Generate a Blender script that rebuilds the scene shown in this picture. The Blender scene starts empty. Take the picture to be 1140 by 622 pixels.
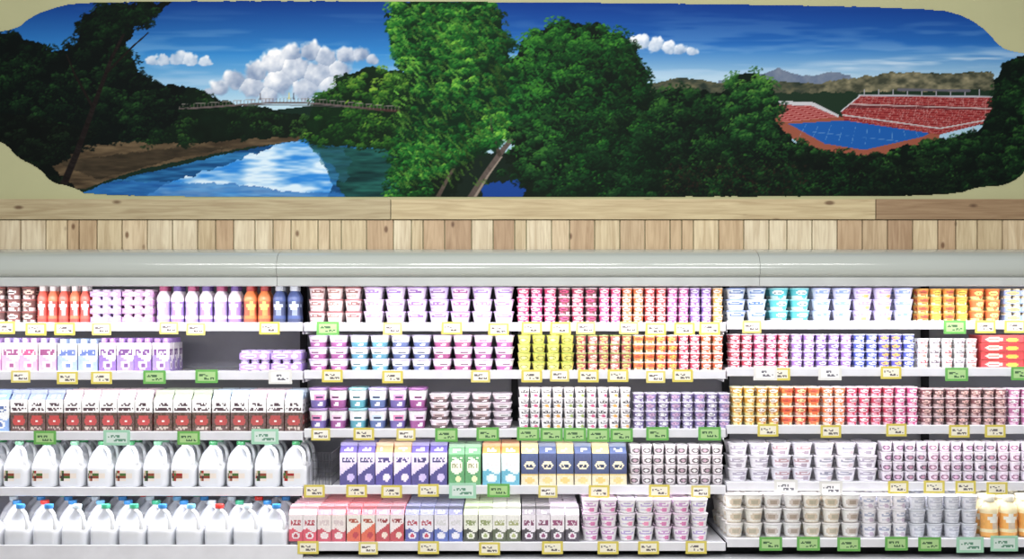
import bpy, math, random
import numpy as np
random.seed(3); rng=np.random.default_rng(7)
scene=bpy.context.scene
scene.view_settings.view_transform='Standard'
D=7.0; S=200.0; EYE=1.6; HY=350
def W(px,py,y=0.0):
    s=(D+y)/D
    return ((px-570)/S*s, y, EYE+(HY-py)/S*s)
def X(px,y=0.0): return W(px,0,y)[0]
def Z(py,y=0.0): return W(0,py,y)[2]
def lin(c):
    c=np.asarray(c,float)/255.0
    return np.where(c<=0.04045,c/12.92,((c+0.055)/1.055)**2.4)
def H(s):
    return lin([int(s[0:2],16),int(s[2:4],16),int(s[4:6],16)])
def link(o,parent=None):
    scene.collection.objects.link(o)
    if parent: o.parent=parent
    return o
# ---------------------------------------------------------------- materials
def new_mat(name):
    m=bpy.data.materials.new(name); m.use_nodes=True
    nt=m.node_tree; b=nt.nodes['Principled BSDF']
    return m,nt,b
def attr_mat(name,rough=0.4,spec=0.4):
    m,nt,b=new_mat(name)
    a=nt.nodes.new('ShaderNodeAttribute'); a.attribute_name='Col'
    b.inputs['Roughness'].default_value=rough
    b.inputs['Specular IOR Level'].default_value=spec
    nt.links.new(a.outputs['Color'],b.inputs['Base Color'])
    return m
def plain_mat(name,col,rough=0.5,metal=0.0,spec=0.5,noise=0.06,nscale=8):
    m,nt,b=new_mat(name)
    tc=nt.nodes.new('ShaderNodeTexCoord'); n=nt.nodes.new('ShaderNodeTexNoise')
    n.inputs['Scale'].default_value=nscale; n.inputs['Detail'].default_value=4
    r=nt.nodes.new('ShaderNodeValToRGB')
    c=H(col)
    r.color_ramp.elements[0].position=.3; r.color_ramp.elements[1].position=.7
    r.color_ramp.elements[0].color=(*(c*(1-noise)),1); r.color_ramp.elements[1].color=(*np.minimum(c*(1+noise),1),1)
    nt.links.new(tc.outputs['Object'],n.inputs['Vector']); nt.links.new(n.outputs['Fac'],r.inputs['Fac'])
    nt.links.new(r.outputs['Color'],b.inputs['Base Color'])
    b.inputs['Roughness'].default_value=rough; b.inputs['Metallic'].default_value=metal
    b.inputs['Specular IOR Level'].default_value=spec
    return m
def wood_mat(name,vertical):
    m,nt,b=new_mat(name); N=nt.nodes.new; L=nt.links.new
    a=N('ShaderNodeAttribute'); a.attribute_name='Col'
    tc=N('ShaderNodeTexCoord'); mp=N('ShaderNodeMapping')
    mp.inputs['Scale'].default_value=(30,30,2.5) if vertical else (2.0,30,34)
    L(tc.outputs['Object'],mp.inputs['Vector'])
    n=N('ShaderNodeTexNoise'); n.inputs['Scale'].default_value=1.6; n.inputs['Detail'].default_value=6; n.inputs['Distortion'].default_value=.8
    L(mp.outputs['Vector'],n.inputs['Vector'])
    r=N('ShaderNodeValToRGB'); r.color_ramp.elements[0].position=.3; r.color_ramp.elements[1].position=.65
    r.color_ramp.elements[0].color=(.74,.67,.60,1); r.color_ramp.elements[1].color=(1.05,1.04,1.02,1)
    L(n.outputs['Fac'],r.inputs['Fac'])
    mx=N('ShaderNodeMixRGB'); mx.blend_type='MULTIPLY'; mx.inputs[0].default_value=1
    L(a.outputs['Color'],mx.inputs[1]); L(r.outputs['Color'],mx.inputs[2])
    mp2=N('ShaderNodeMapping'); mp2.inputs['Scale'].default_value=(9,1,5) if vertical else (3.5,1,8)
    L(tc.outputs['Object'],mp2.inputs['Vector'])
    v=N('ShaderNodeTexVoronoi'); v.inputs['Scale'].default_value=1.0
    L(mp2.outputs['Vector'],v.inputs['Vector'])
    r2=N('ShaderNodeValToRGB'); r2.color_ramp.elements[0].position=.06; r2.color_ramp.elements[1].position=.13
    r2.color_ramp.elements[0].color=(.22,.12,.06,1); r2.color_ramp.elements[1].color=(1,1,1,1)
    L(v.outputs['Distance'],r2.inputs['Fac'])
    mx2=N('ShaderNodeMixRGB'); mx2.blend_type='MULTIPLY'; mx2.inputs[0].default_value=.85
    L(mx.outputs['Color'],mx2.inputs[1]); L(r2.outputs['Color'],mx2.inputs[2])
    L(mx2.outputs['Color'],b.inputs['Base Color']); b.inputs['Roughness'].default_value=.55
    return m
M_prod=attr_mat('printed_packaging',.28,.45)
M_milk=attr_mat('milk_plastic',.22,.5)
M_paint=attr_mat('mural_paint',.65,.1)
M_tag=attr_mat('tag_card',.5,.3)
M_white=plain_mat('white_enamel','c8c9ce',.35)
M_rail=plain_mat('rail_plastic','dcdde3',.3)
M_back=plain_mat('case_liner','9a9ba4',.4)
M_dark=plain_mat('dark_slot','14141a',.7)
M_canopy=plain_mat('canopy_paint','b8beb7',.14,spec=.6,noise=.02,nscale=2)
M_canlip=plain_mat('canopy_lip','c6cac8',.3)
M_wall=plain_mat('wall_paint','b2b288',.85,noise=.03,nscale=3)
M_floor=plain_mat('floor_tile','b8b2a6',.3,noise=.08,nscale=3)
M_woodV=wood_mat('cedar_boards',True); M_woodH=wood_mat('cedar_trim',False)
M_wire=plain_mat('wire_metal','6a6a70',.3,metal=.8)

# ---------------------------------------------------------------- mesh templates
class T:
    def __init__(s): s.V=[];s.F=[];s.C=[];s.Sm=[];s.fin=False
    def vert(s,p): s.V.append(p); return len(s.V)-1
    def face(s,idx,col,sm=False): s.F.append(idx); s.C.append(col); s.Sm.append(sm)
    def done(s):
        s.v=np.array(s.V,float); s.l=np.array([i for f in s.F for i in f],int)
        s.t=np.array([len(f) for f in s.F],int); s.c=np.array(s.C,float); s.s=np.array(s.Sm,bool); s.fin=True
        return s
    def patch(s,p00,p10,p11,p01,nu,nv,cf):
        p00,p10,p11,p01=[np.array(p,float) for p in (p00,p10,p11,p01)]
        b=len(s.V)
        for j in range(nv+1):
            for i in range(nu+1):
                u=i/nu;v=j/nv
                s.V.append(tuple((1-u)*(1-v)*p00+u*(1-v)*p10+u*v*p11+(1-u)*v*p01))
        for j in range(nv):
            for i in range(nu):
                a=b+j*(nu+1)+i
                col=cf((i+.5)/nu,(j+.5)/nv) if callable(cf) else cf
                s.face((a,a+1,a+nu+2,a+nu+1),col)
    def box(s,x0,x1,y0,y1,z0,z1,cf,nu=1,nv=1,side=None,top=None):
        side=cf if side is None else side; top=side if top is None else top
        s.patch((x0,y0,z0),(x1,y0,z0),(x1,y0,z1),(x0,y0,z1),nu,nv,cf)
        s.patch((x1,y0,z0),(x1,y1,z0),(x1,y1,z1),(x1,y0,z1),nu if callable(side) else 1,nv if callable(side) else 1,side)
        s.patch((x0,y1,z0),(x0,y0,z0),(x0,y0,z1),(x0,y1,z1),nu if callable(side) else 1,nv if callable(side) else 1,side)
        t2=top if not callable(top) else top(.5,.5)
        s.patch((x1,y1,z0),(x0,y1,z0),(x0,y1,z1),(x1,y1,z1),1,1,t2)
        s.patch((x0,y0,z1),(x1,y0,z1),(x1,y1,z1),(x0,y1,z1),1,1,t2)
        s.patch((x0,y1,z0),(x1,y1,z0),(x1,y0,z0),(x0,y0,z0),1,1,t2)
    def lathe(s,prof,seg,cf,cx=0,cy=0,sm=True):
        b=len(s.V); n=len(prof)
        for (r,z) in prof:
            for i in range(seg):
                a=2*math.pi*(i/seg)
                s.V.append((cx+r*math.sin(a),cy-r*math.cos(a),z))
        z0=prof[0][1]; z1=prof[-1][1]
        for j in range(n-1):
            for i in range(seg):
                i2=(i+1)%seg
                a=(i+.5)/seg*2*math.pi
                if a>math.pi:a-=2*math.pi
                v=((prof[j][1]+prof[j+1][1])/2-z0)/max(1e-6,(z1-z0))
                col=cf(a/(math.pi/2),v) if callable(cf) else cf
                s.face((b+j*seg+i,b+j*seg+i2,b+(j+1)*seg+i2,b+(j+1)*seg+i),col,sm)
    def disc(s,r,z,seg,col,cx=0,cy=0):
        b=len(s.V)
        for i in range(seg):
            a=2*math.pi*i/seg; s.V.append((cx+r*math.sin(a),cy-r*math.cos(a),z))
        s.face(tuple(range(b,b+seg)),col)
    def loft(s,rings,seg,cf):
        b=len(s.V)
        for (z,hx,hy,cx,cy,n) in rings:
            for i in range(seg):
                a=2*math.pi*i/seg; c=math.sin(a); d=-math.cos(a)
                e=2.0/n
                s.V.append((cx+hx*math.copysign(abs(c)**e,c),cy+hy*math.copysign(abs(d)**e,d),z))
        zt=rings[-1][0]
        for j in range(len(rings)-1):
            for i in range(seg):
                i2=(i+1)%seg; a=(i+.5)/seg*2*math.pi
                if a>math.pi:a-=2*math.pi
                v=(rings[j][0]+rings[j+1][0])/2/zt
                s.face((b+j*seg+i,b+j*seg+i2,b+(j+1)*seg+i2,b+(j+1)*seg+i),cf(a/(math.pi/2),v) if callable(cf) else cf,True)
    def tube(s,path,r,seg,col):
        b=len(s.V); P=[np.array(p,float) for p in path]
        for k,p in enumerate(P):
            t=P[min(k+1,len(P)-1)]-P[max(k-1,0)]; t/=np.linalg.norm(t)
            x=np.array((.66,.75,0)); x-=t*np.dot(x,t); x/=np.linalg.norm(x); y=np.cross(t,x)
            for i in range(seg):
                a=2*math.pi*i/seg; s.V.append(tuple(p+r*(math.cos(a)*x*1.0+math.sin(a)*y*.8)))
        for k in range(len(P)-1):
            for i in range(seg):
                i2=(i+1)%seg
                s.face((b+k*seg+i,b+k*seg+i2,b+(k+1)*seg+i2,b+(k+1)*seg+i),col,True)
class Batch:
    def __init__(s): s.v=[];s.l=[];s.t=[];s.c=[];s.s=[];s.n=0
    def add(s,t,loc=(0,0,0),rot=0,sc=(1,1,1)):
        if not t.fin: t.done()
        v=t.v*np.array(sc)
        if rot:
            c,d=math.cos(rot),math.sin(rot)
            v=np.stack([v[:,0]*c-v[:,1]*d,v[:,0]*d+v[:,1]*c,v[:,2]],1)
        s.v.append(v+np.array(loc)); s.l.append(t.l+s.n); s.t.append(t.t); s.c.append(t.c); s.s.append(t.s); s.n+=len(v)
    def build(s,name,mat,parent=None):
        v=np.concatenate(s.v);l=np.concatenate(s.l);t=np.concatenate(s.t);c=np.concatenate(s.c);sm=np.concatenate(s.s)
        me=bpy.data.meshes.new(name)
        me.vertices.add(len(v)); me.vertices.foreach_set('co',v.ravel().astype(np.float32))
        me.loops.add(len(l)); me.loops.foreach_set('vertex_index',l.astype(np.int32))
        me.polygons.add(len(t)); st=np.concatenate([[0],np.cumsum(t)[:-1]])
        me.polygons.foreach_set('loop_start',st.astype(np.int32))
        me.update(calc_edges=True)
        me.polygons.foreach_set('use_smooth',sm)
        ca=me.color_attributes.new('Col','FLOAT_COLOR','CORNER')
        cc=np.ones((len(l),4),np.float32); cc[:,:3]=np.repeat(np.clip(c,0,1),t,axis=0)
        ca.data.foreach_set('color',cc.ravel())
        me.materials.append(mat); me.update()
        return link(bpy.data.objects.new(name,me),parent)
def box_obj(name,x0,x1,y0,y1,z0,z1,mat,parent=None,bevel=0,col=(1,1,1)):
    t=T(); t.box(x0,x1,y0,y1,z0,z1,np.array(col,float)); b=Batch(); b.add(t); o=b.build(name,mat,parent)
    if bevel:
        w=o.modifiers.new('w','WELD'); m=o.modifiers.new('b','BEVEL'); m.width=bevel; m.segments=3
    return o
def jit(c,a=.06): return np.clip(c*(1+random.uniform(-a,a)),0,1)
def el(u,v,cu,cv,ru,rv): return ((u-cu)/ru)**2+((v-cv)/rv)**2<1
WASHOUT=.08  # bleaching of overexposed light, mixed into the packaging colours
def HP(s):
    c=H(s); return np.minimum(c*(1-WASHOUT)+WASHOUT*.8,.82)
# ---- product templates
def cup(p,h,lid,body,acc,logo,style=0,taper=.80):
    R=p*.478; t=T(); lid,body,acc,logo=map(HP,(lid,body,acc,logo)); dk=acc*.35
    seg=28 if p>.09 else 22
    def cf(u,v):
        c=body
        if style==0:
            if v>.36: c=acc
            if el(u,v,0,.66,.5,.2): c=logo
            if abs(v-.66)<.06 and abs(u)<.34 and random.random()<.75: c=dk
            if el(u,v,.22,.2,.2,.16) : c=acc
            if el(u,v,-.2,.24,.14,.12): c=acc*.5+logo*.5
        elif style==1:
            if el(u,v,0,.68,.62,.17): c=acc
            if abs(v-.68)<.05 and abs(u)<.4 and random.random()<.7: c=body
            if el(u,v,.2,.26,.3,.2): c=logo
            if abs(v-.3)<.05 and -.55<u<-.15: c=acc*.6+body*.4
        elif style==2:
            c=acc if v<.42 else body
            if el(u,v,0,.62,.45,.2): c=logo
            if abs(v-.62)<.06 and abs(u)<.3: c=dk
            if el(u,v,.1,.18,.25,.12): c=body
        elif style==3:
            if el(u,v,0,.5,.55,.32): c=acc
            if el(u,v,0,.5,.34,.15): c=logo
            if v<.14: c=acc*.7+body*.3
        return jit(c,.07)
    n=9; t.lathe([(R*(taper+(1-taper)*k/n)*.95,h*.01+h*.84*k/n) for k in range(n+1)],seg,cf)
    t.lathe([(R*.92,h*.85),(R,h*.865),(R,h*.955),(R*.985,h*.975),(R*.9,h*.985),(R*.88,h*.965)],seg,lambda u,v:lid)
    t.disc(R*.88,h*.965,seg,lid*.96+.03); t.disc(R*taper*.95,h*.01,seg,body)
    return t.done()
def bottle(p,h,cap,body,acc,logo,style=0,taper=0):
    R=p*.46; t=T(); cap,body,acc,logo=map(HP,(cap,body,acc,logo))
    def cf(u,v):
        c=body
        if v<.12 : c=acc
        if .2<v<.68: c=acc
        if el(u,v,0,.52,.5,.12): c=logo
        if el(u,v,.1,.32,.35,.08): c=logo*.5+acc*.3
        if .7<v<.8: c=body
        return jit(c,.06)
    prof=[(.86,0),(1,.03),(1,.12),(.97,.2),(.94,.28),(.94,.35),(.95,.42),(.97,.5),(1,.57),(1,.62),(.98,.67),(.88,.73),(.68,.79),(.52,.84)]
    t.lathe([(R*a,h*b) for a,b in prof],22,cf)
    t.lathe([(R*.52,h*.84),(R*.62,h*.85),(R*.62,h*.98),(R*.56,h*.995)],20,cap); t.disc(R*.56,h*.995,20,cap)
    return t.done()
def carton(p,h,roof,body,acc,logo,style=0,taper=0,depth=None):
    w=p*.95/2; d=(depth or p*.96)/2; t=T(); roof,body,acc,logo=map(HP,(roof,body,acc,logo))
    hb=h*.77; hr=h*.92
    def cf(u,v):
        a=abs(u-.5); c=body
        if style==0:   # farm milk: script on cream, barn picture below
            if .8<v<.88 and a<.3 and random.random()<.65: c=H('4a3a40')
            if .66<v<.74 and a<.4 and random.random()<.6: c=H('54444a')
            if v<.58: c=H('5a4a40') if random.random()<.5 else acc
            if .2<v<.48 and a<.35-.5*abs(v-.32): c=logo
            if .28<v<.36 and a<.1: c=H('efe6e0')
            if .06<v<.14 and a<.36: c=H('c8bcb0') if random.random()<.5 else acc
        elif style==1:
            c=acc
            if el(u,v,.5,.6,.38,.24): c=body
            if .54<v<.68 and a<.27 and random.random()<.75: c=logo*.4
            if el(u,v,.6,.2,.2,.1): c=logo
            if .85<v<.92 and a<.35 and random.random()<.7: c=body
        elif style==2:
            if v<.42+.06*math.sin(u*6): c=acc
            if .62<v<.82 and a<.36 and random.random()<.72: c=logo*.8
            if el(u,v,.5,.22,.28,.13): c=body
            if el(u,v,.5,.22,.14,.07): c=logo
        elif style==3:
            if v<.3+.4*u: c=acc
            if .68<v<.84 and a<.33 and random.random()<.75: c=acc*.6
            if el(u,v,.62,.24,.22,.12): c=logo
        elif style==4: # tall navy carton with pale oval panel
            c=acc
            if v<.3: c=body*.9
            if .3<v<.34: c=logo
            if el(u,v,.5,.62,.34,.13): c=body
            if abs(v-.62)<.05 and a<.22 and random.random()<.8: c=acc*.6
            if el(u,v,.5,.15,.26,.1): c=logo
        return jit(c,.07)
    t.patch((-w,-d,0),(w,-d,0),(w,-d,hb),(-w,-d,hb),14,20,cf)
    t.patch((w,-d,0),(w,d,0),(w,d,hb),(w,-d,hb),8,14,cf)
    t.patch((-w,d,0),(-w,-d,0),(-w,-d,hb),(-w,d,hb),8,14,cf)
    t.patch((w,d,0),(-w,d,0),(-w,d,hb),(w,d,hb),1,1,body)
    t.patch((-w,-d,hb),(w,-d,hb),(w,-.003,hr),(-w,-.003,hr),8,4,lambda u,v:jit(body if (.25<v<.75 and abs(u-.5)<.3 and random.random()<.6) else roof,.05))
    t.patch((w,d,hb),(-w,d,hb),(-w,.003,hr),(w,.003,hr),1,1,roof)
    for sx in (-1,1):
        a=t.vert((sx*w,-d,hb)); b=t.vert((sx*w,d,hb)); c=t.vert((sx*w*.82,0,hr*.995)); t.face((a,b,c),roof*.9)
    t.box(-w,w,-.003,.003,hr-.002,h,roof*.8+.18)
    return t.done()
def pack(p,h,lid,body,acc,logo,style=0,taper=0):
    t=T(); lid,body,acc,logo=map(HP,(lid,body,acc,logo)); r=p/6*.9
    for k in (-1,0,1):
        for q in (-1,1):
            cx=k*p/3*.96; cy=q*r*1.05
            t.lathe([(r*.85,0),(r*.95,h*.05),(r*.92,h*.75),(r*.8,h*.86)],12,body,cx,cy)
            t.lathe([(r*.9,h*.86),(r*.92,h*.97)],12,lid,cx,cy); t.disc(r*.92,h*.97,12,lid,cx,cy)
    def cf(u,v):
        c=acc
        if el(u,v,.32,.5,.24,.32): c=logo
        if abs(v-.5)<.1 and abs(u-.32)<.16: c=acc*.5
        if el(u,v,.78,.5,.12,.3): c=body
        return jit(c,.08)
    t.box(-p*.48,p*.48,-r*2.05,r*2.05,h*.14,h*.74,cf,18,7,side=acc)
    return t.done()
def flatbox(p,h,lid,body,acc,logo,style=0,taper=0):
    t=T(); lid,body,acc,logo=map(HP,(lid,body,acc,logo))
    def cf(u,v):
        c=body
        if el(u,v,.3,.5,.2,.35): c=acc
        if abs(v-.5)<.1 and abs(u-.3)<.13: c=body*.6
        if el(u,v,.72,.45,.15,.3): c=logo
        return jit(c,.08)
    t.box(-p*.48,p*.48,-.05,.05,0.002,h*.86,cf,24,7,side=body)
    t.box(-p*.485,p*.485,-.052,.052,h*.86,h*.97,lid)
    return t.done()
def boxpack(p,h,lid,body,acc,logo,style=0,taper=0):
    t=T(); lid,body,acc,logo=map(HP,(lid,body,acc,logo)); w=p*.475
    def cf(u,v):
        c=body
        if v<.45+.1*math.sin(u*5+1): c=acc
        if .6<v<.8 and abs(u-.5)<.38 and random.random()<.7: c=logo
        if el(u,v,.5,.24,.28,.15): c=body
        if el(u,v,.55,.22,.13,.09): c=logo
        return jit(c,.07)
    t.box(-w,w,-.04,.04,0,h*.84,cf,12,14,side=cf,top=body)
    for sx in (-.5,.5):
        for cy in (-.02,.02):
            t.lathe([(w*.36,h*.84),(w*.36,h*.97),(w*.3,h*.985)],12,lid,sx*w,cy); t.disc(w*.3,h*.985,12,lid,sx*w,cy)
    return t.done()
def jug(cap,label=False):
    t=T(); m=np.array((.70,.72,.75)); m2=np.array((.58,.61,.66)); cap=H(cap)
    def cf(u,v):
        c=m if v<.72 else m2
        if label and el(u,v,-.25,.27,.36,.14):
            if el(u,v,-.25,.27,.29,.11): return H(random.choice(['8a4a3a','4a6a3a','983030','3a3a34','b8a890']))
            return H('e0d6cc')
        return c
    R=[(0,.064,.064,0,0,4),(.006,.070,.070,0,0,4.5)]+[(.006+.0145*k,.072,.072,0,0,4.5) for k in range(1,8)]
    R+=[(.12,.070,.070,-.002,.002,4),(.133,.064,.064,-.008,.008,3.4),(.148,.056,.056,-.016,.016,3),(.166,.048,.048,-.020,.022,2.7),(.184,.042,.042,-.018,.02,2.4),(.2,.035,.035,-.012,.014,2.2),(.213,.028,.028,-.006,.008,2.1),(.224,.021,.021,-.002,.004,2),(.236,.0185,.0185,0,.002,2)]
    t.loft(R,32,cf)
    dx,dy=.72,-.69
    t.tube([(dx*r,dy*r,z) for r,z in [(.0,.219),(.024,.219),(.048,.211),(.066,.194),(.075,.17),(.077,.146),(.073,.122),(.06,.105)]],.0118,10,m*1.06)
    t.lathe([(.023,.230),(.0245,.232),(.0245,.248),(.0225,.252)],20,cap,0,.002); t.disc(.0225,.252,20,cap,0,.002)
    return t.done()

# ---------------------------------------------------------------- shell
box_obj('floor',-6,6,-9,1.2,-.06,0,M_floor)
YW=.30
ztop=Z(281,YW)
box_obj('wall_back',-6,6,YW,YW+.12,ztop-.02,4.2,M_wall)
# ---------------------------------------------------------------- mural
PX0=-45;PW=1230;PH=222
YY,XX=np.mgrid[0:PH,0:PW].astype(float); XX+=PX0
img=np.zeros((PH,PW,3))
def vnoise(sx,sy):
    gh,gw=int(PH/sy)+3,int(PW/sx)+3
    g=rng.random((gh,gw)); y=YY/sy; x=(XX-PX0)/sx
    yi=y.astype(int); xi=x.astype(int); fy=y-yi; fx=x-xi; fy=fy*fy*(3-2*fy); fx=fx*fx*(3-2*fx)
    return (g[yi,xi]*(1-fx)+g[yi,xi+1]*fx)*(1-fy)+(g[yi+1,xi]*(1-fx)+g[yi+1,xi+1]*fx)*fy
def fbm(sx,sy=None):
    sy=sy or sx
    return (vnoise(sx,sy)*.5+vnoise(sx/2,sy/2)*.3+vnoise(max(sx/4,1.2),max(sy/4,1.2))*.2)
TONE=(fbm(46)-.5)*1.5
def inpoly(poly,rough=0,sc=8):
    x=XX.copy(); y=YY.copy()
    if rough: x=x+(fbm(sc)-.5)*rough*2; y=y+(fbm(sc)-.5)*rough*2
    m=np.zeros(XX.shape,bool); n=len(poly)
    for i in range(n):
        x1,y1=poly[i]; x2,y2=poly[(i+1)%n]
        if y1==y2: continue
        c=((y1>y)!=(y2>y))&(x<(x2-x1)*(y-y1)/(y2-y1)+x1)
        m^=c
    return m
def C(*a): return np.array(a,float)
def fill(m,col,a=1.0):
    col=np.asarray(col,float)
    if col.ndim==1: img[m]=img[m]*(1-a)+col*a
    else: img[m]=img[m]*(1-a)+col[m]*a
def mix(t,a,b): return a*(1-t)[...,None]+b*t[...,None]
def dab(x,y,rx,ry,ang,col,al=.85):
    R=max(rx,ry)+1; x0=int(x-R-PX0);x1=int(x+R-PX0)+2;y0=int(y-R);y1=int(y+R)+2
    x0=max(x0,0);y0=max(y0,0);x1=min(x1,PW);y1=min(y1,PH)
    if x0>=x1 or y0>=y1: return
    xx=XX[y0:y1,x0:x1]-x; yy=YY[y0:y1,x0:x1]-y
    c,s=math.cos(ang),math.sin(ang); u=(xx*c+yy*s)/rx; v=(-xx*s+yy*c)/ry
    w=np.clip((1.25-np.sqrt(u*u+v*v))*2.2,0,1)*al
    sl=img[y0:y1,x0:x1]; sl[:]=sl*(1-w[...,None])+col*w[...,None]
def line(pts,w0,w1,col,al=1):
    L=[]
    for (a,b) in zip(pts[:-1],pts[1:]):
        n=int(math.hypot(b[0]-a[0],b[1]-a[1]))+1
        for k in range(n): L.append((a[0]+(b[0]-a[0])*k/n,a[1]+(b[1]-a[1])*k/n))
    for i,(x,y) in enumerate(L):
        w=w0+(w1-w0)*i/len(L); j=random.uniform(-1,1)*8 if w>1.5 else 0
        dab(x,y,w,w,0,col+j,al)
def foliage(poly,ncl,R,k,dark,mid,lite,size=1.6,rough=6,base=True,bright=0.0,lx=None):
    m=inpoly(poly,rough,10)
    if base: fill(m,mix(fbm(12),dark*.6,dark*1.25))
    ys,xs=np.nonzero(m)
    if len(ys)==0: return
    idx=rng.integers(0,len(ys),ncl); cl=sorted([(ys[i],xs[i]+PX0) for i in idx])
    for (cy,cx) in cl:
        r=R*random.uniform(.4,1.35); tone=random.uniform(-.34,.2)+bright+TONE[int(cy),int(cx-PX0)]*.7
        if lx: tone+=lx[2]*max(-1,min(1,(lx[0]-cx)/lx[1]))
        for q in range(k):
            a=random.uniform(0,6.28); d=r*math.sqrt(random.random()); ox=d*math.cos(a); oy=d*math.sin(a)*.7
            t=.32-oy/r*.5-ox/r*.16+random.uniform(-.22,.22)+tone
            t=min(max(t,0),1)
            col=dark+(mid-dark)*(t*2) if t<.5 else mid+(lite-mid)*((t-.5)*2)
            dab(cx+ox,cy+oy,size*random.uniform(.7,1.5),size*random.uniform(.35,.7),random.uniform(-.4,1.2) if ox>0 else random.uniform(2,3.5),col,.72)
# sky
t=np.clip(YY/118,0,1)
skyL=mix(np.clip(t*1.9,0,1),C(12,54,128),C(52,132,198)); skyL=mix(np.clip(t*2-1,0,1),skyL,C(184,214,228))
t2=np.clip(YY/88,0,1)
skyR=mix(np.clip(t2*1.5,0,1),C(10,50,128),C(38,108,182)); skyR=mix(np.clip(t2*2.2-1.2,0,1),skyR,C(160,194,214))
img[:]=mix(np.clip((XX-480)/120,0,1),skyL,skyR)
cir=fbm(90,9); img[:]=mix(np.clip((cir-.52)*2.0,0,.35)*np.clip(YY/90,0,1),img,C(205,220,235))
def cloud(puffs,lo,hi,amp,sc,flat=None):
    n=fbm(sc); n2=fbm(sc*.5); f=np.full(XX.shape,-9.0); g=np.zeros(XX.shape)
    for (cx,cy,r) in puffs:
        d=1-np.sqrt((XX-cx)**2+((YY-cy)*1.15)**2)/r
        up=d>f; f=np.where(up,d,f); g=np.where(up,(-(XX-cx)*.4-(YY-cy)*.8)/r,g)
    f=f+(n-.5)*amp+(n2-.5)*amp*.6
    if flat: f=f-np.clip((YY-flat)/6,0,2)
    w=np.clip(f*4,0,1); sh=np.clip(.55+g*.45+(n2-.5)*.6+(n-.5)*1.0,0,1)
    img[:]=img*(1-w[...,None])+mix(sh,lo,hi)*w[...,None]
lo,hi=C(112,134,168),C(250,250,250)
cloud([(345,58,16),(326,60,15),(362,64,16),(385,62,14),(402,60,13),(414,66,9),(305,70,17),(284,80,17),(330,76,22),(262,88,16),(245,98,13),(352,82,22),(378,78,16),(310,92,20),(280,97,17),(340,98,18),(232,104,9),(365,94,14),(300,106,14)],lo,hi,.8,18)
cloud([(170,69,9),(182,67,10),(196,65,11),(212,68,10),(228,70,8)],C(130,160,195),C(225,232,240),1.0,12,71)
cloud([(706,48,8),(716,46,10),(730,50,10),(744,54,9),(757,57,9),(770,58,7)],C(120,150,185),C(232,236,242),.9,12,60)
wis=np.clip((fbm(60,5)-.42)*3,0,1)*np.clip(1-np.abs(YY-72+ (XX-1000)*.06)/11,0,1)*np.clip((XX-860)/60,0,1)
img[:]=mix(np.clip(wis,0,.75),img,C(205,220,232))
# hills right
fill(inpoly([(800,90),(830,84),(850,82),(866,76),(884,82),(905,85),(925,79),(945,84),(960,92),(960,100),(800,100)],2,6),mix(fbm(8),C(84,100,128),C(128,138,152)))
fill(inpoly([(715,94),(760,86),(800,92),(850,90),(890,92),(915,94),(950,90),(1000,82),(1100,80),(1120,130),(715,130)],2,7),mix(np.clip((fbm(12,6)-.25)*1.8,0,1),C(34,46,40),C(112,106,80)))
fill(inpoly([(900,96),(940,88),(1000,80),(1060,84),(1105,80),(1110,104),(900,104)],3,6),mix(np.clip((fbm(10,6)-.25)*1.8,0,1),C(56,60,48),C(146,138,108)))
fill(inpoly([(715,106),(1110,100),(1110,140),(715,140)],3,6),C(26,46,32))
# far bank
fill(inpoly([(60,150),(345,118),(460,120),(470,222),(60,222)]),C(16,38,28))
wat=inpoly([(80,219),(120,203),(200,184),(262,169),(338,155),(452,164),(470,222),(60,222)],1.5,8)
wv=fbm(34,4)
fill(wat,mix(np.clip((wv-.25)*1.6,0,1),C(14,62,110),C(60,140,196)))
refl=inpoly([(180,206),(240,188),(318,158),(342,158),(358,178),(370,205),(364,222),(160,222)],4,9)
fill(refl&wat,mix(np.clip((fbm(34,7)-.25)*2.4,0,1),C(44,130,210),C(212,232,244)))
fill(inpoly([(60,214),(130,202),(250,204),(330,214),(420,216),(420,222),(60,222)],3,8)&wat,mix(fbm(30,3),C(16,66,140),C(70,150,212)),.7)
fill(inpoly([(344,160),(455,166),(470,222),(384,222),(372,190),(358,172)],6,9)&wat,mix(np.clip((fbm(30,4)-.2)*1.6,0,1),C(6,34,30),C(36,100,84)),.9)
fill(inpoly([(340,158),(380,162),(390,182),(384,204),(368,200),(356,178)],5,7)&wat,mix(fbm(24,3),C(8,40,40),C(60,130,160)),.55)
fill(inpoly([(20,166),(200,154),(342,151),(330,157),(262,166),(200,179),(140,193),(96,210),(20,214)],1.5,7),mix(fbm(26,4),C(38,30,22),C(128,108,80)))
fill(inpoly([(60,180),(200,164),(262,163),(190,178),(110,200)],2,7),mix(fbm(20,3),C(24,22,16),C(76,64,48)),.8)
foliage([(150,96),(215,98),(262,116),(300,122),(345,132),(345,152),(200,160),(150,160)],90,8,34,C(8,24,14),C(24,56,24),C(66,104,42),1.3,4)
foliage([(342,138),(350,112),(372,96),(384,82),(410,76),(440,78),(470,90),(470,168),(350,162),(340,154)],120,9,40,C(10,36,16),C(38,90,28),C(128,168,56),1.4,4,True,.04)
# bridge
def by(x): return 122-10*math.exp(-((x-325)/95.0)**2)+ (x-325)*.012
for x in range(186,446):
    y=by(x); f=max(0,min(1,(x-380)/50)); cc_=C(96,84,84)*(1-f)+C(62,42,38)*f
    dab(x,y+2.4,.8,.9+.5*f,0,cc_,1); dab(x,y-2.6,.8,.35,0,C(150,142,138),.7)
    if x%4==0: line([(x,y+2),(x,y-3)],.35,.35,C(110,100,98),.7)
    if x>270 and x<380: dab(x,y+5.5-abs(x-325)*.03,.8,.5,0,C(70,66,70),.8)
for x in (290,322,327): line([(x,by(x)-2),(x,by(x)-9)],.9,.7,C(210,196,90) if x==322 else C(60,50,60))
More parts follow.
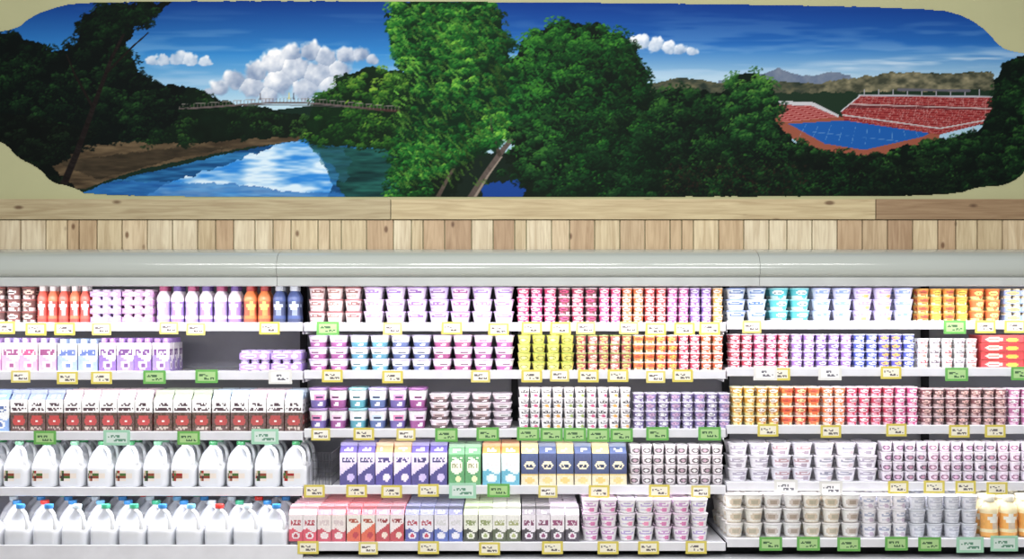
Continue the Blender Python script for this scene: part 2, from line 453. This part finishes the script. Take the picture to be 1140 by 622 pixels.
# left dark trees
foliage([(-50,30),(-10,36),(25,40),(50,52),(66,60),(85,44),(95,20),(118,4),(192,0),(176,16),(150,30),(140,52),(152,78),(175,92),(206,98),(200,128),(172,150),(110,160),(60,176),(20,172),(-50,170)],330,11,46,C(3,12,10),C(11,34,18),C(42,84,36),1.5,7,True,-.06)
foliage([(-50,120),(40,130),(110,150),(60,185),(90,214),(40,204),(-50,180)],90,9,30,C(4,11,8),C(12,28,16),C(38,58,32),1.4,4,True,-.1)
line([(70,208),(86,170),(104,120),(124,66),(146,22)],3.6,1.2,C(24,19,18))
line([(104,120),(84,84),(74,60)],1.6,.8,C(22,18,16)); line([(120,80),(148,52),(166,36)],1.4,.7,C(22,18,16))
foliage([(80,24),(110,2),(196,0),(160,30),(130,48),(96,50)],70,9,34,C(3,14,10),C(12,38,18),C(38,80,34),1.4,6,False,-.05)
# stadium
fill(inpoly([(860,132),(885,128),(935,130),(1048,146),(1044,156),(1000,172),(940,176),(900,166),(872,148)]),C(144,80,62))
fill(inpoly([(878,138),(940,134),(1036,148),(1028,152),(962,167),(918,160)]),C(24,86,162))
for k in range(10):
    a=890+k*13.5; line([(a+8,137.5+k*1.1),(a-2+k*1.5,155+k*1.2 if k<6 else 159-k*.6)],.35,.35,C(140,180,210),.5)
line([(905,147),(1000,157)],.4,.4,C(140,175,205),.45)
fill(inpoly([(860,113),(905,115),(936,130),(872,136),(862,126)]),mix((((YY+XX*.1)/2.4)%1>.5).astype(float),C(134,42,42),C(186,112,108)))
fill(inpoly([(860,112),(905,114),(934,128),(934,131),(904,118),(860,116)]),C(190,190,194))
st=inpoly([(936,124),(958,106),(1106,108),(1102,136),(1046,150),(940,134)])
fill(st,mix((((YY-XX*.05)/2.6)%1>.55).astype(float),C(118,30,34),C(160,70,68)))
sp=st&(rng.random(XX.shape)<.14); fill(sp,C(200,166,160),.5)
fill(inpoly([(936,124),(948,115),(1104,120),(1103,123),(945,120)]),C(70,36,40),.6)
for k in range(12): line([(960+k*12.5,108+k*.1),(948+k*13.5,128+k*1.9)],.4,.4,C(200,156,150),.55)
line([(956,106),(1106,108)],.9,.9,C(170,170,178)); line([(936,124),(958,106)],.7,.7,C(190,190,196)); line([(938,128),(1046,143),(1102,133)],.7,.7,C(190,186,186)); line([(945,116),(1104,121)],.6,.6,C(190,170,168))
for x in range(962,1100,16): line([(x,107),(x,99)],.6,.6,C(160,160,168))
line([(1000,100),(1080,101)],1.3,1.3,C(90,90,100))
# right bushes and trees
G1=(C(3,17,10),C(13,50,22),C(56,106,38))
foliage([(700,108),(740,100),(800,104),(822,84),(842,82),(860,98),(866,118),(862,134),(884,156),(912,168),(960,176),(990,180),(990,222),(700,222)],360,11,42,*G1,1.5,5,True,-.04)
foliage([(815,90),(836,80),(856,90),(866,112),(860,150),(812,160)],50,9,44,C(5,26,14),C(24,74,30),C(88,140,54),1.4,4)
foliage([(950,184),(1000,164),(1048,156),(1090,146),(1104,122),(1112,78),(1130,62),(1200,60),(1200,222),(950,222)],300,10,40,C(3,16,10),C(12,42,20),C(52,96,38),1.5,5,True,-.08)
foliage([(862,138),(884,152),(920,168),(965,174),(1010,166),(1052,152),(1060,160),(1000,180),(900,180),(860,156)],50,5,26,C(4,20,10),C(20,62,26),C(70,116,46),1.2,3,False,0)
foliage([(700,170),(1100,176),(1130,222),(700,222)],200,10,26,C(3,11,8),C(9,26,14),C(26,50,24),1.5,5,False,-.15)
for k in range(260): dab(random.uniform(720,900),random.uniform(182,216),1.6,.9,random.uniform(0,3),C(60,30,24),.3)
# centre trees
foliage([(556,84),(590,38),(630,26),(668,28),(700,46),(718,74),(726,104),(720,140),(735,170),(730,222),(585,222),(570,170)],460,11,50,C(3,20,10),C(12,64,24),C(72,142,44),1.5,8,True,-.03,(650,90,.12))
foliage([(432,18),(442,2),(548,0),(560,18),(566,50),(572,80),(580,120),(590,150),(560,160),(520,176),(500,214),(456,220),(436,196),(448,150),(462,110),(448,74),(434,44)],500,9,58,C(5,34,16),C(26,98,34),C(146,204,70),1.5,8,True,-.03,(495,80,.24))
fill(inpoly([(450,222),(470,180),(520,170),(560,170),(610,186),(620,222)],4,8),C(8,22,12),.95)
fill(inpoly([(538,206),(575,200),(586,210),(580,222),(536,222)],3,6),C(22,66,150),.9)
line([(524,222),(540,196),(556,172),(572,152),(584,138)],4.2,1.6,C(88,78,72)); line([(527,222),(543,196),(559,174)],1.3,.8,C(140,128,116))
line([(556,172),(548,150),(546,128)],2.2,1,C(62,56,48)); line([(486,222),(500,196),(512,176)],2.2,1.2,C(80,70,62))
foliage([(436,160),(500,140),(560,130),(585,140),(560,160),(516,176),(480,200),(470,222),(432,222)],130,9,44,C(6,40,16),C(30,108,38),C(140,198,70),1.4,5,False,.0)
foliage([(574,130),(720,130),(730,222),(600,222),(590,170)],160,10,34,C(4,20,10),C(14,52,24),C(50,100,42),1.5,5,False,-.12)
foliage([(566,140),(600,140),(610,190),(584,200),(574,170)],40,7,34,C(4,22,10),C(14,56,24),C(60,116,44),1.4,4,True,-.05)
foliage([(545,192),(600,186),(620,222),(590,222),(580,204)],14,6,30,C(4,20,10),C(14,52,24),C(50,100,42),1.3,3,False,0)
def fronds(n,x0,x1,y0,y1,col,k0):
    for k in range(n):
        x=random.uniform(x0,x1); y=random.uniform(y0,y1)
        if k0 and x>540 and y>150: continue
        br=random.uniform(.4,1)*(1.15-(x-x0)/(x1-x0)*.6)*(1+TONE[int(min(y,PH-1)),int(x-PX0)]*.6); a=random.uniform(.3,1.3)*random.choice((-1,1))
        L_=random.uniform(5,10)
        for q in range(6):
            dab(x+math.cos(a)*L_*q/6,y+abs(math.sin(a))*L_*q/6,1.5,.5,a+1.2*(1 if q%2 else -1),col*br,.6)
fronds(520,434,566,6,205,C(120,190,70),True)
fronds(240,575,715,40,150,C(50,118,46),False)
def smooth(poly,it=2):
    for _ in range(it):
        q=[]
        for i in range(len(poly)):
            a=poly[i]; b=poly[(i+1)%len(poly)]
            q+= [(a[0]*.75+b[0]*.25,a[1]*.75+b[1]*.25),(a[0]*.25+b[0]*.75,a[1]*.25+b[1]*.75)]
        poly=q
    return poly
mask=inpoly(smooth([(-42,60),(-30,42),(0,36),(22,32),(34,20),(58,10),(90,3),(300,1.5),(700,4),(1040,9),(1078,20),(1100,36),(1116,56),(1140,60),(1170,66),(1180,120),(1172,176),(1146,184),(1134,200),(1112,208),(1090,208),(1060,218),(900,219),(500,219.5),(102,219.5),(82,208),(58,204),(46,188),(20,176),(8,160),(-20,150),(-38,120)]),.5,9)
me=bpy.data.meshes.new('mural')
sW=(D+YW)/D; ym=YW-.004
vx=((XX)-570)/S*sW; vz=EYE+(HY-YY)/S*sW
co=np.stack([vx,np.full(vx.shape,ym),vz],-1).reshape(-1,3)
idx=np.arange(PH*PW).reshape(PH,PW)
q=np.stack([idx[1:,:-1],idx[1:,1:],idx[:-1,1:],idx[:-1,:-1]],-1)[mask[1:,1:]]
me.vertices.add(len(co)); me.vertices.foreach_set('co',co.ravel().astype(np.float32))
me.loops.add(q.size); me.loops.foreach_set('vertex_index',q.ravel().astype(np.int32))
me.polygons.add(len(q)); me.polygons.foreach_set('loop_start',(np.arange(len(q))*4).astype(np.int32)); me.update(calc_edges=True)
ca=me.color_attributes.new('Col','FLOAT_COLOR','POINT'); cc=np.ones((len(co),4),np.float32); cc[:,:3]=lin(np.clip(img,0,255)).reshape(-1,3)
ca.data.foreach_set('color',cc.ravel()); me.materials.append(M_paint); link(bpy.data.objects.new('mural',me))

# ---------------------------------------------------------------- wood
yb=YW-.03
for i,(a,b,c) in enumerate([(-70,434.5,'b8ab88'),(435.5,974.5,'c8b890'),(975.5,1210,'9c8262')]):
    box_obj('trim_%d'%(i+1),X(a,yb),X(b,yb),yb,YW-.001,Z(244,yb),Z(221.5,yb),M_woodH,col=H(c))
bt=Batch(); x=-70; cols=['dccca8','ccba96','e0d4b6','c4aa88','dccaa8','c8b290','b89c7c','e2d6b8','c8b08c','d4c4a0']
while x<1210:
    w=random.choice([13,20,24,28,28,30]); t=T()
    y0=YW-.018; c=H(random.choice(cols))
    t.box(X(x+.6,y0),X(x+w-.6,y0),y0,YW-.001,Z(282,y0),Z(245,y0),c); bt.add(t); x+=w
bt.build('wood_paneling',M_woodV)

# ---------------------------------------------------------------- refrigerated case
case=link(bpy.data.objects.new('refrigerated_display_case',None))
XL,XR=-3.45,3.45
SEC=[(-120,337.5),(339,807.5),(809,1260)]
BOT=[[360,414,481,543,615],[360,413,478,541,604],[358,410,474,537,600]]
box_obj('back_panel',XL,XR,.62,.70,0,1.98,M_back,case)
box_obj('end_panel_1',XL-.05,XL,-.12,.70,0,1.98,M_white,case)
box_obj('end_panel_2',XR,XR+.05,-.12,.70,0,1.98,M_white,case)
def zc(py,y): return Z(py,y)
prof=[(.26,zc(281,-.05)+.03),(.0,zc(281,-.05)+.02),(-.08,zc(280.5,-.08)),(-.125,zc(283,-.125)),(-.155,zc(287,-.155)),(-.172,zc(292,-.172)),(-.18,zc(298,-.18)),(-.178,zc(304,-.178)),(-.165,zc(307,-.165)),(-.15,zc(308,-.15))]
lip=[(-.15,zc(308,-.15)),(-.16,zc(309,-.16)),(-.16,zc(317.5,-.16)),(-.15,zc(318.5,-.15)),(-.06,zc(318.5,-.06)+.01),(.05,zc(316,.05)+.02),(.62,zc(316,.05)+.03)]
def extr(pr,x0,x1,name,mat,smooth):
    t=T()
    for (y,z) in pr: t.vert((x0,y,z)); t.vert((x1,y,z))
    for k in range(len(pr)-1): t.face((2*k,2*k+1,2*k+3,2*k+2),np.ones(3),smooth)
    q=Batch(); q.add(t); return q.build(name,mat,case)
segs=[XL,X(308,-.17),X(846,-.17),XR]
for i in range(3):
    a,b=segs[i]+.001,segs[i+1]-.001
    extr(prof,a,b,'canopy_hood_%d'%i,M_canopy,True)
    extr(lip,a,b,'canopy_lip_%d'%i,M_canlip,False)
box_obj('hood_core',XL,XR,-.13,.25,zc(303,-.13),zc(290,-.13),M_canopy,case)
for s,(a,b) in enumerate(SEC):
    for r in range(5):
        py=BOT[s][r]; yf=0 if r<4 else -.1
        z=Z(py,yf); xa,xb=X(a,yf),X(b,yf)
        box_obj('shelf_deck_%d_%d'%(s,r),xa,xb,yf,.62,z-.018,z,M_white,case)
        zt=z+.006 if not (s==0 and r==4) else Z(606,yf)
        box_obj('shelf_rail_%d_%d'%(s,r),xa,xb,yf-.014,yf,Z(py+8.5,yf),zt,M_rail,case,bevel=.003)
        if r<4:
            t=T()
            for xx in (xa+.004,xb-.007):
                t.box(xx,xx+.003,.02,.62,z-.06,z-.018,H('c8c8cc'))
            q=Batch(); q.add(t); q.build('shelf_bracket_%d_%d'%(s,r),M_prod,case)
for i,px in enumerate((338,573,808,1030)):
    box_obj('upright_%d'%i,X(px,.6)-.02,X(px,.6)+.02,.59,.62,.2,1.9,M_dark,case)
box_obj('lower_front',XL,XR,-.112,.0,.12,Z(620,-.1),M_white,case,bevel=.012)
box_obj('front_bumper',XL,XR,-.15,-.112,.14,.20,M_canopy,case,bevel=.01)
box_obj('kick_plate',XL,XR,-.06,.6,0,.12,M_dark,case)
# ---------------------------------------------------------------- products
KIND=dict(cup=cup,bottle=bottle,carton=carton,pack=pack,flatbox=flatbox,boxpack=boxpack)
def sec(px): return 0 if px<338 else (1 if px<808 else 2)
def group(name,row,x0,x1,kind,n_pitch,levels,tot,variants,style=0,face=1,depth=2,taper=.80,dgap=None):
    s=sec((x0+x1)/2); py=BOT[s][row]; yf=0 if row<4 else -.1
    z0=Z(py,yf)+.0008
    ncol=max(1,round((x1-x0)/n_pitch)); pp=(x1-x0)/ncol
    sc=(D+yf+.05)/D; p=pp/S*sc; h=tot/S/levels
    tmpl={}; bt=Batch()
    dy=dgap or (p*1.0 if kind in('cup','bottle','carton') else .105)
    for i in range(ncol):
        v=variants[(i//face)%len(variants)]
        if v not in tmpl: tmpl[v]=[KIND[kind](p,h,*v.split(),style,taper) for _ in range(2)]
        xc=X(x0+pp*(i+.5),yf+.04)
        for d in range(depth):
            for k in range(levels):
                t=random.choice(tmpl[v])
                rot=random.uniform(-.35,.35) if kind in('cup','bottle') else random.uniform(-.015,.015)
                bt.add(t,(xc+random.uniform(-1,1)*.0016,yf+.035+dy*(d+.5)+random.uniform(0,.006),z0+k*h),rot)
    return bt.build(name,M_prod)
G=group
# row 1
G('yogurt_cups',0,-30,38,'cup',17,3,41,['6a3028 e0d6d4 7a4038 ffffff','8a4038 e0d6d4 5a2a24 e8c8b8'],0)
G('drink_bottles',0,39,99,'bottle',12,1,43,['f4f0f4 e8543c d83424 ffffff','f4f0f4 f07040 c83020 ffffff'],0)
G('yogurt_multipacks',0,100,171,'pack',35,4,38,['e0d0ec e0d0ec a888c8 ece0f4','ecc8e0 e8d4ec c084bc f4e8f4'],0)
G('drink_bottles',0,172,268,'bottle',16,1,43,['a83a6c ece0f2 a890d4 ffffff','5a3a90 ece0f2 9070c4 ffffff'],0)
G('drink_bottles',0,269,301,'bottle',16,1,43,['b02828 e07828 b84818 f0c060'],0)
G('drink_bottles',0,302,334,'bottle',16,1,43,['d8e0f0 2c4a8c 203468 c0d0f0'],0)
G('yogurt_cups',0,342,402,'cup',20,3,41,['a05c60 e4d0d0 8c5450 d8aca4','a05c60 e8d8d4 a87870 ecc8c0'],1)
G('yogurt_cups',0,403,573,'cup',24,3,41,['cdb4e0 e4d8f0 a080c8 ffffff','cdb4e0 e4d8f0 9470c0 f8f0fc','c4a8dc e4d8f0 8450a4 f6e0f0','b8a4dc d4c8ec 7c4c90 f0c8dc','b088c8 e4d8ec a04890 f8d8ec'],1,1)
G('yogurt_cups',0,575,620,'cup',15,4,40,['e4d0e0 e8bcd6 c81c64 ffffff','e4d0e0 e8bcd6 b8146c f8e0ee'],0)
G('yogurt_cups',0,621,666,'cup',15,4,40,['dcc4cc d8b4c4 642028 d83878','dcc4cc e8c0d0 b01c50 ffffff'],0)
G('yogurt_cups',0,667,806,'cup',12.8,4,40,['ecd4e2 ecb8d0 dc3478 ffffff','ecd8d0 f0c8a8 e47030 ffffff','ecd4d4 ecb0ac d02828 ffffff','ecd4ec e4b8e0 b84c90 ffffff','e0d0ec d0bce8 885cb4 ffffff','f0dcc4 f0cca0 d89838 ffffff'],0,2)
G('yogurt_tubs',0,809,856,'cup',23,3,38,['90a8dc d8e2f4 3464ac ffffff','ccd4ec d8e2f4 4878bc ffffff'],1)
G('yogurt_tubs',0,857,904,'cup',23,3,38,['98dce2 d0ecf0 44b8c0 ffffff'],0)
G('yogurt_tubs',0,905,1020,'cup',23,3,38,['b8c0e8 d4d6f2 7c9ad0 f0e8fc','c0b4e4 d8d0f0 a88cd0 e0b060'],1,2)
G('yogurt_multipacks',0,1022,1080,'cup',14.5,4,37,['e8a838 f8e0a0 d88820 c03028','f0b848 fae8b8 e09828 e0d040'],0)
G('yogurt_multipacks',0,1081,1117,'cup',18,3,37,['f09030 f8d890 d86818 f4e880'],0)
G('yogurt_multipacks',0,1118,1180,'pack',31,4,37,['f0d0a0 f0e8d8 7890c0 f0c850'],0)
# row 2
G('drink_carriers',1,-20,62,'boxpack',20.5,1,38,['b890d0 ece4f0 dc9cc4 b83878','a898d8 eae0f4 d0a4d4 8a3070'],0,depth=3)
G('drink_carriers',1,63,108,'boxpack',22,1,37,['a8c0ec e4e8f6 9cb0e0 5068b0'],0,depth=3)
G('drink_carriers',1,109,188,'boxpack',20,1,38,['a070c0 ece4f2 8460b0 682c80','9870c0 ece4f2 947cbc 682c80'],0,depth=3)
G('yogurt_multipacks',1,266,336,'pack',35,2,24,['c8b4e8 e4d8f2 a484d4 e8dcf4'],0,depth=2)
G('yogurt_tubs',1,341,573,'cup',23.2,3,40,['c8b8d8 ece8f4 a85098 f8d0e4','c8c0dc ece8f4 4c98b0 ffffff','c0b8dc e8e4f4 506498 e0e0f8','d0b8dc ece2f0 a0407c f4d8e8'],2,2)
G('yogurt_cups',1,576,640,'cup',16,4,40,['b8c048 d8d470 949a24 f0e8a0','a8b838 d0c854 747c1c e8d860'],3)
G('yogurt_cups',1,641,704,'cup',12.6,4,40,['98a858 e0b8a8 a03438 c8d070','90a048 d8c0a8 b05050 f0d8c8'],0)
G('yogurt_cups',1,705,806,'cup',12.6,4,40,['f0e4dc f4d4b4 ec8834 d84020','f0e4e0 f4ccbc e04c2c f8c850','f0e4e8 f0c8d0 d02c54 ffffff','f0e0d8 f0d0b8 dc5c20 ffffff'],0,2)
G('yogurt_cups',1,812,880,'cup',13.6,4,38,['ecdce6 ecc4d0 b81c44 f8e0e8','ecdcea ecbcd4 b82c6c ffffff'],0,2)
G('yogurt_cups',1,881,950,'cup',13.8,4,38,['e8e0f4 dcd0f0 9468bc ffffff','e4e0f4 dcd0f0 7c54ac f0e0fa'],0,2)
G('yogurt_cups',1,951,1020,'cup',13.8,4,38,['e0e4f8 ccd0f4 3c50bc ffffff','e0e0f8 ccccf4 4c44b0 f8b850'],0,2)
G('yogurt_cups',1,1022,1090,'cup',13.6,3,33,['ece8ea f0eaec b83848 e89888','ece8ea f0eaec 70606c d0a0a0'],1)
G('boxed_snacks',1,1092,1190,'flatbox',49,4,37,['d84040 c82028 f0d8c8 f0b838'],0)
# row 3
G('milk_cartons',2,-30,10,'carton',20,1,46,['7898d0 e8ecf8 88a8d8 4468a8'],2)
G('milk_cartons',2,11,70,'carton',19.6,1,46,['8090b8 eeece8 5c3836 b82822'],0,depth=3)
G('milk_cartons',2,71,170,'carton',19.6,1,46,['d0b8c4 eeece8 5c3836 b83030'],0,depth=3)
G('milk_cartons',2,171,235,'carton',20,1,46,['a0ac94 eeece8 5c3c34 b03028'],0,depth=3)
G('milk_cartons',2,236,337,'carton',20,1,46,['b0c4d8 eeece8 583634 a82c28','d0b8c4 eeece8 583634 a82c28'],0,2,depth=3)
G('yogurt_tubs',2,342,475,'cup',22.2,2,46,['a080b8 f0ecf6 60509a e088b8','8c5090 f0e6f2 903884 f0c8e0','90c8d0 ecf0f6 4098a8 ffffff','b0a8d8 eae6f4 486098 c8d8f8'],2,1)
G('yogurt_cups',2,477,571,'cup',23.5,4,39,['e8e0e8 ece2e6 54383c c8a8a8','dcd0dc e4d8e0 786070 ffffff'],2)
G('yogurt_cups',2,577,703,'cup',12.6,4,46,['e6e2e4 eee8ea 3c3438 c04878','e6e2e4 eee8ea 3c3438 d8a040','e6e2e4 eee8ea 443c40 90a848'],1,2)
G('yogurt_cups',2,705,814,'cup',13.6,4,40,['dcd8e8 d0cce4 6c5c90 f0ecf8','dcd8e8 d0cce4 7c70a4 c8a0c0'],0)
G('yogurt_cups',2,815,869,'cup',13.5,4,43,['f0e8c0 f0e09c d49c1c f8f0d0','f0e8c0 f0d888 c48414 ffffff'],0,2)
G('yogurt_cups',2,870,915,'cup',15,4,43,['f4e0d0 f4d0a8 e47424 d83018','f4dcd0 f0c0b0 d44024 f8e0a0'],0)
G('yogurt_cups',2,916,1024,'cup',13.5,4,43,['f4e4e4 f4d0bc ec7c3c ffffff','f4e0e8 f0c0d0 d42c5c ffffff','f4e4e4 f0bcc8 c43054 f8c0d0','f4e0e8 ecc0d4 cc4484 ffffff'],0,2)
G('yogurt_cups',2,1026,1123,'cup',13.9,4,41,['d0bcc0 d0b8b8 743840 e8c0b8','c8b4b8 c8acac 543034 d8a8a0'],0)
G('yogurt_cups',2,1124,1180,'cup',14,4,41,['f4dce8 f0c8dc b86898 ffffff'],0)
# row 4
G('milk_cartons',3,378,498,'carton',20,1,47,['4c3c94 d8cce8 38307c c8b8e8','b89060 e4d4ec 40348c e8dcf4'],3,2,depth=3)
G('milk_cartons',3,499,536,'carton',18.5,1,45,['5c9468 e8f0d8 4c9458 f0e8b0'],1,depth=3)
G('milk_cartons',3,537,579,'carton',21,1,46,['d88838 d8ecf0 58a8c0 f0f4f8'],2,depth=3)
G('milk_cartons',3,580,698,'carton',19.7,1,46,['c8b078 ece0c0 243c70 e0c070','384c80 ece0c0 243468 e0c880'],4,depth=3)
G('yogurt_cups',3,701,806,'cup',13.1,4,45,['e0dce0 e0d8dc 3c3438 b898a8','e0dce0 dcd4d8 4c3e44 ffffff'],3)
G('yogurt_tubs',3,811,980,'cup',24,3,43,['dcd8e0 e4e2e8 a8a0b4 a8a0b0','d0d0d8 e0dee6 b49098 a898a8','dcd8e0 e6e4ea 9898ac c8b8c0'],1,2)
G('yogurt_cups',3,982,1190,'cup',13.0,4,44,['dcd8e0 e2dae6 644060 d8a8c8','dcd8e0 e2dae6 50445c c088a0','e0d8e0 e6dce8 8c5074 f0d0e0'],3,2)
# row 5
G('milk_cartons',4,321,385,'carton',16,1,38,['e8b0bc f0e2e4 d84c64 c02c48','d86878 f0e0dc c8485c f0d8d8'],2,2,depth=7)
G('milk_cartons',4,386,450,'carton',16,1,38,['c83850 f0e6de d86040 b82838','a84860 f0e0e0 b83440 f0d8c8'],3,2,depth=7)
G('milk_cartons',4,451,515,'carton',16,1,38,['48508c e4e2ee 48509c c02c4c','28306c e4e2ee 4c64b0 e8e8f8'],2,2,depth=7)
G('milk_cartons',4,516,580,'carton',16,1,38,['b8c898 e8ecdc 303828 98a868','d8dccc eceee4 4c5838 b0b878'],2,2,depth=7)
G('milk_cartons',4,581,645,'carton',16,1,38,['48404c e8e2ea 2c2430 883868','d0c4d4 ece6ee 3c3444 a04878'],2,2,depth=7)
G('cottage_cheese_tubs',4,648,790,'cup',20.4,3,46,['e4cce0 eee6f0 c090c4 d070a8','e8e0f0 eeeaf2 b0a0d0 e888b0'],1,2,depth=5)
G('cottage_cheese_tubs',4,808,960,'cup',21.8,3,48,['e8e4e0 ece8e0 d0c0a8 b0a890','e8e6e8 e8e8e6 c8bcb4 a09080'],3,2,depth=5)
G('cottage_cheese_tubs',4,961,1012,'cup',17,3,47,['e8e6f0 e8e6f0 a0a8c0 c0b0c4'],1,depth=5)
G('cottage_cheese_tubs',4,1014,1092,'cup',19.5,3,46,['ccd0d8 d8dae2 b0b4c4 c0c4d0'],1,depth=5)
G('drink_bottles',4,1094,1180,'bottle',21.5,1,46,['f0e8d8 f4dcb0 f0a848 f8f0e0'],0,depth=5)
# jugs
def jugs(name,row,x0,x1,depth,caps,label,stag=0):
    yf=0 if row<4 else -.1; z0=Z(BOT[0][row],yf)+.001; bt=Batch()
    tp=[jug(c,label) for c in caps]
    n=int((x1-x0)/30.2); pp=(x1-x0)/n
    for d in range(depth):
        off=stag*pp*.5 if d%2 else 0
        for i in range(n-(1 if off else 0)):
            bt.add(random.choice(tp),(X(x0+pp*(i+.5)+off,yf+.05),yf+.015+.0745+.151*d,z0),random.uniform(-.03,.03))
    return bt.build(name,M_milk)
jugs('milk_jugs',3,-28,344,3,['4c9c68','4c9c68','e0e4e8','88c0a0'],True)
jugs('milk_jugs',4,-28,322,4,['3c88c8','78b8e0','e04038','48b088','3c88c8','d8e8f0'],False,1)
t=T(); zb=Z(543)
for k in range(12): t.box(X(368),X(368)+.003,.03+.045*k,.033+.045*k,zb+.0,zb+.2,H('55555c'))
for k in range(5): t.box(X(368),X(368)+.003,.03,.53,zb+.01+.045*k,zb+.013+.045*k,H('55555c'))
for k in range(6): t.box(X(347)+.018*k,X(347)+.003+.018*k,.03,.033,zb,zb+.19,H('66666c'))
for k in range(5): t.box(X(347),X(368),.03,.033,zb+.01+.045*k,zb+.013+.045*k,H('66666c'))
q=Batch(); q.add(t); q.build('wire_divider',M_wire)
# ---------------------------------------------------------------- tags
def tag(border,inner,txt,w,h):
    t=T(); b,i_,x_=H(border),H(inner),H(txt)
    def cf(u,v):
        if u<.11 or u>.89 or v<.17 or v>.83: return b
        if .52<v<.7 and .18<u<.6 and random.random()<.6: return x_
        if .25<v<.42 and .4<u<.82 and random.random()<.65: return x_
        return i_
    t.box(-w/2,w/2,-.001,.001,-h/2,h/2,cf,18,12,side=b); return t.done()
YT=[tag('d4c660','ece8d4','6a6464',.115,.07) for _ in range(3)]+[tag('d8cc78','f0eee4','706868',.105,.068)]
WT=[tag('dcdcd8','f0f0f0','707078',.13,.08) for _ in range(2)]
GT=[tag('6aac58','a8cc8c','486848',.125,.075) for _ in range(3)]
PT=[tag('a0d0b4','d0e0d8','609078',.15,.085)]
tags={0:dict(y=[5,40,72,113,188,218,300,437,503,555,592,624,652,700,730,762,790,837,1097,1130],g=[365,1063],w=[]),
1:dict(y=[23,75,113,370,437,535,592,623,655,688,730,760,868,992],g=[172,230,1065,1138],w=[312,852,924]),
2:dict(y=[357,405,452,855,925,998,1068,1108],g=[50,210,497,543,588,614,640,666,692,732,790],w=[],p=[130,295]),
3:dict(y=[350,397,436,477,610,667,734,780,1000,1040,1075,1110],g=[555],w=[875,925],p=[515]),
4:dict(y=[343,410,477,545,615,677,722,775],g=[858,900,945,998,1035],w=[],p=[1080,1118])}
by_=Batch(); bg_=Batch()
for r,dd in tags.items():
    yt=-.019 if r<4 else -.119
    for k,L in dd.items():
        for px in L:
            s=sec(px); T_={'y':YT,'w':WT,'g':GT,'p':PT}[k]; bb=by_ if k in 'yw' else bg_
            bb.add(random.choice(T_),(X(px,yt),yt,Z(BOT[s][r]+random.uniform(4.5,6.5),yt)),random.uniform(-.05,.05))
by_.build('price_tags',M_tag); bg_.build('sale_tags',M_tag)
# ---------------------------------------------------------------- lights
def area(name,loc,rot,sx,sy,e,col=(1,1,1),parent=None):
    l=bpy.data.lights.new(name,'AREA'); l.shape='RECTANGLE'; l.size=sx; l.size_y=sy; l.energy=e; l.color=col
    o=bpy.data.objects.new(name,l); o.location=loc; o.rotation_euler=rot; link(o,parent); return o
for x in (-2.1,2.1):
    area('added_front_fill',(x,-3.2,4.3),(math.radians(40),0,0),1.8,.18,34,(1,.99,.96))
area('added_front_fill',(0,-3.2,4.3),(math.radians(40),0,0),1.8,.18,54,(1,.99,.96))
for x in (-1.5,1.5):  # added fill lamps towards the aisle, brightening the product fronts
    area('added_front_fill',(x,-6.5,3.6),(math.radians(66),0,0),2.4,.4,104,(.98,.98,1))
for i in range(3):
    a,b=segs[i]+.05,segs[i+1]-.05
    area('case_light_%d'%i,((a+b)/2,-.13,zc(318.5,-.06)-.012),(math.radians(14),0,0),b-a,.03,4.6*(b-a),(1,.96,1),case)
for s,(a,b) in enumerate(SEC):
    for r in range(4):
        xa,xb=X(a)+.03,X(b)-.03
        area('shelf_light_%d_%d'%(s,r),((xa+xb)/2,-.007,Z(BOT[s][r]+8.5)-.003),(math.radians(12),0,0),xb-xa,.011,1.8*(xb-xa),(1,.96,1),case)
w=bpy.data.worlds.new('World'); scene.world=w; w.use_nodes=True
w.node_tree.nodes['Background'].inputs[0].default_value=(.96,.95,1,1); w.node_tree.nodes['Background'].inputs[1].default_value=.23
# ---------------------------------------------------------------- camera
cam=bpy.data.cameras.new('Camera'); co_=bpy.data.objects.new('Camera',cam); link(co_)
co_.location=(0,-D,EYE); co_.rotation_euler=(math.radians(90),0,0)
cam.sensor_width=36; cam.sensor_fit='HORIZONTAL'; cam.lens=D*S/1140*36; cam.shift_y=(HY-311)/1140
scene.camera=co_
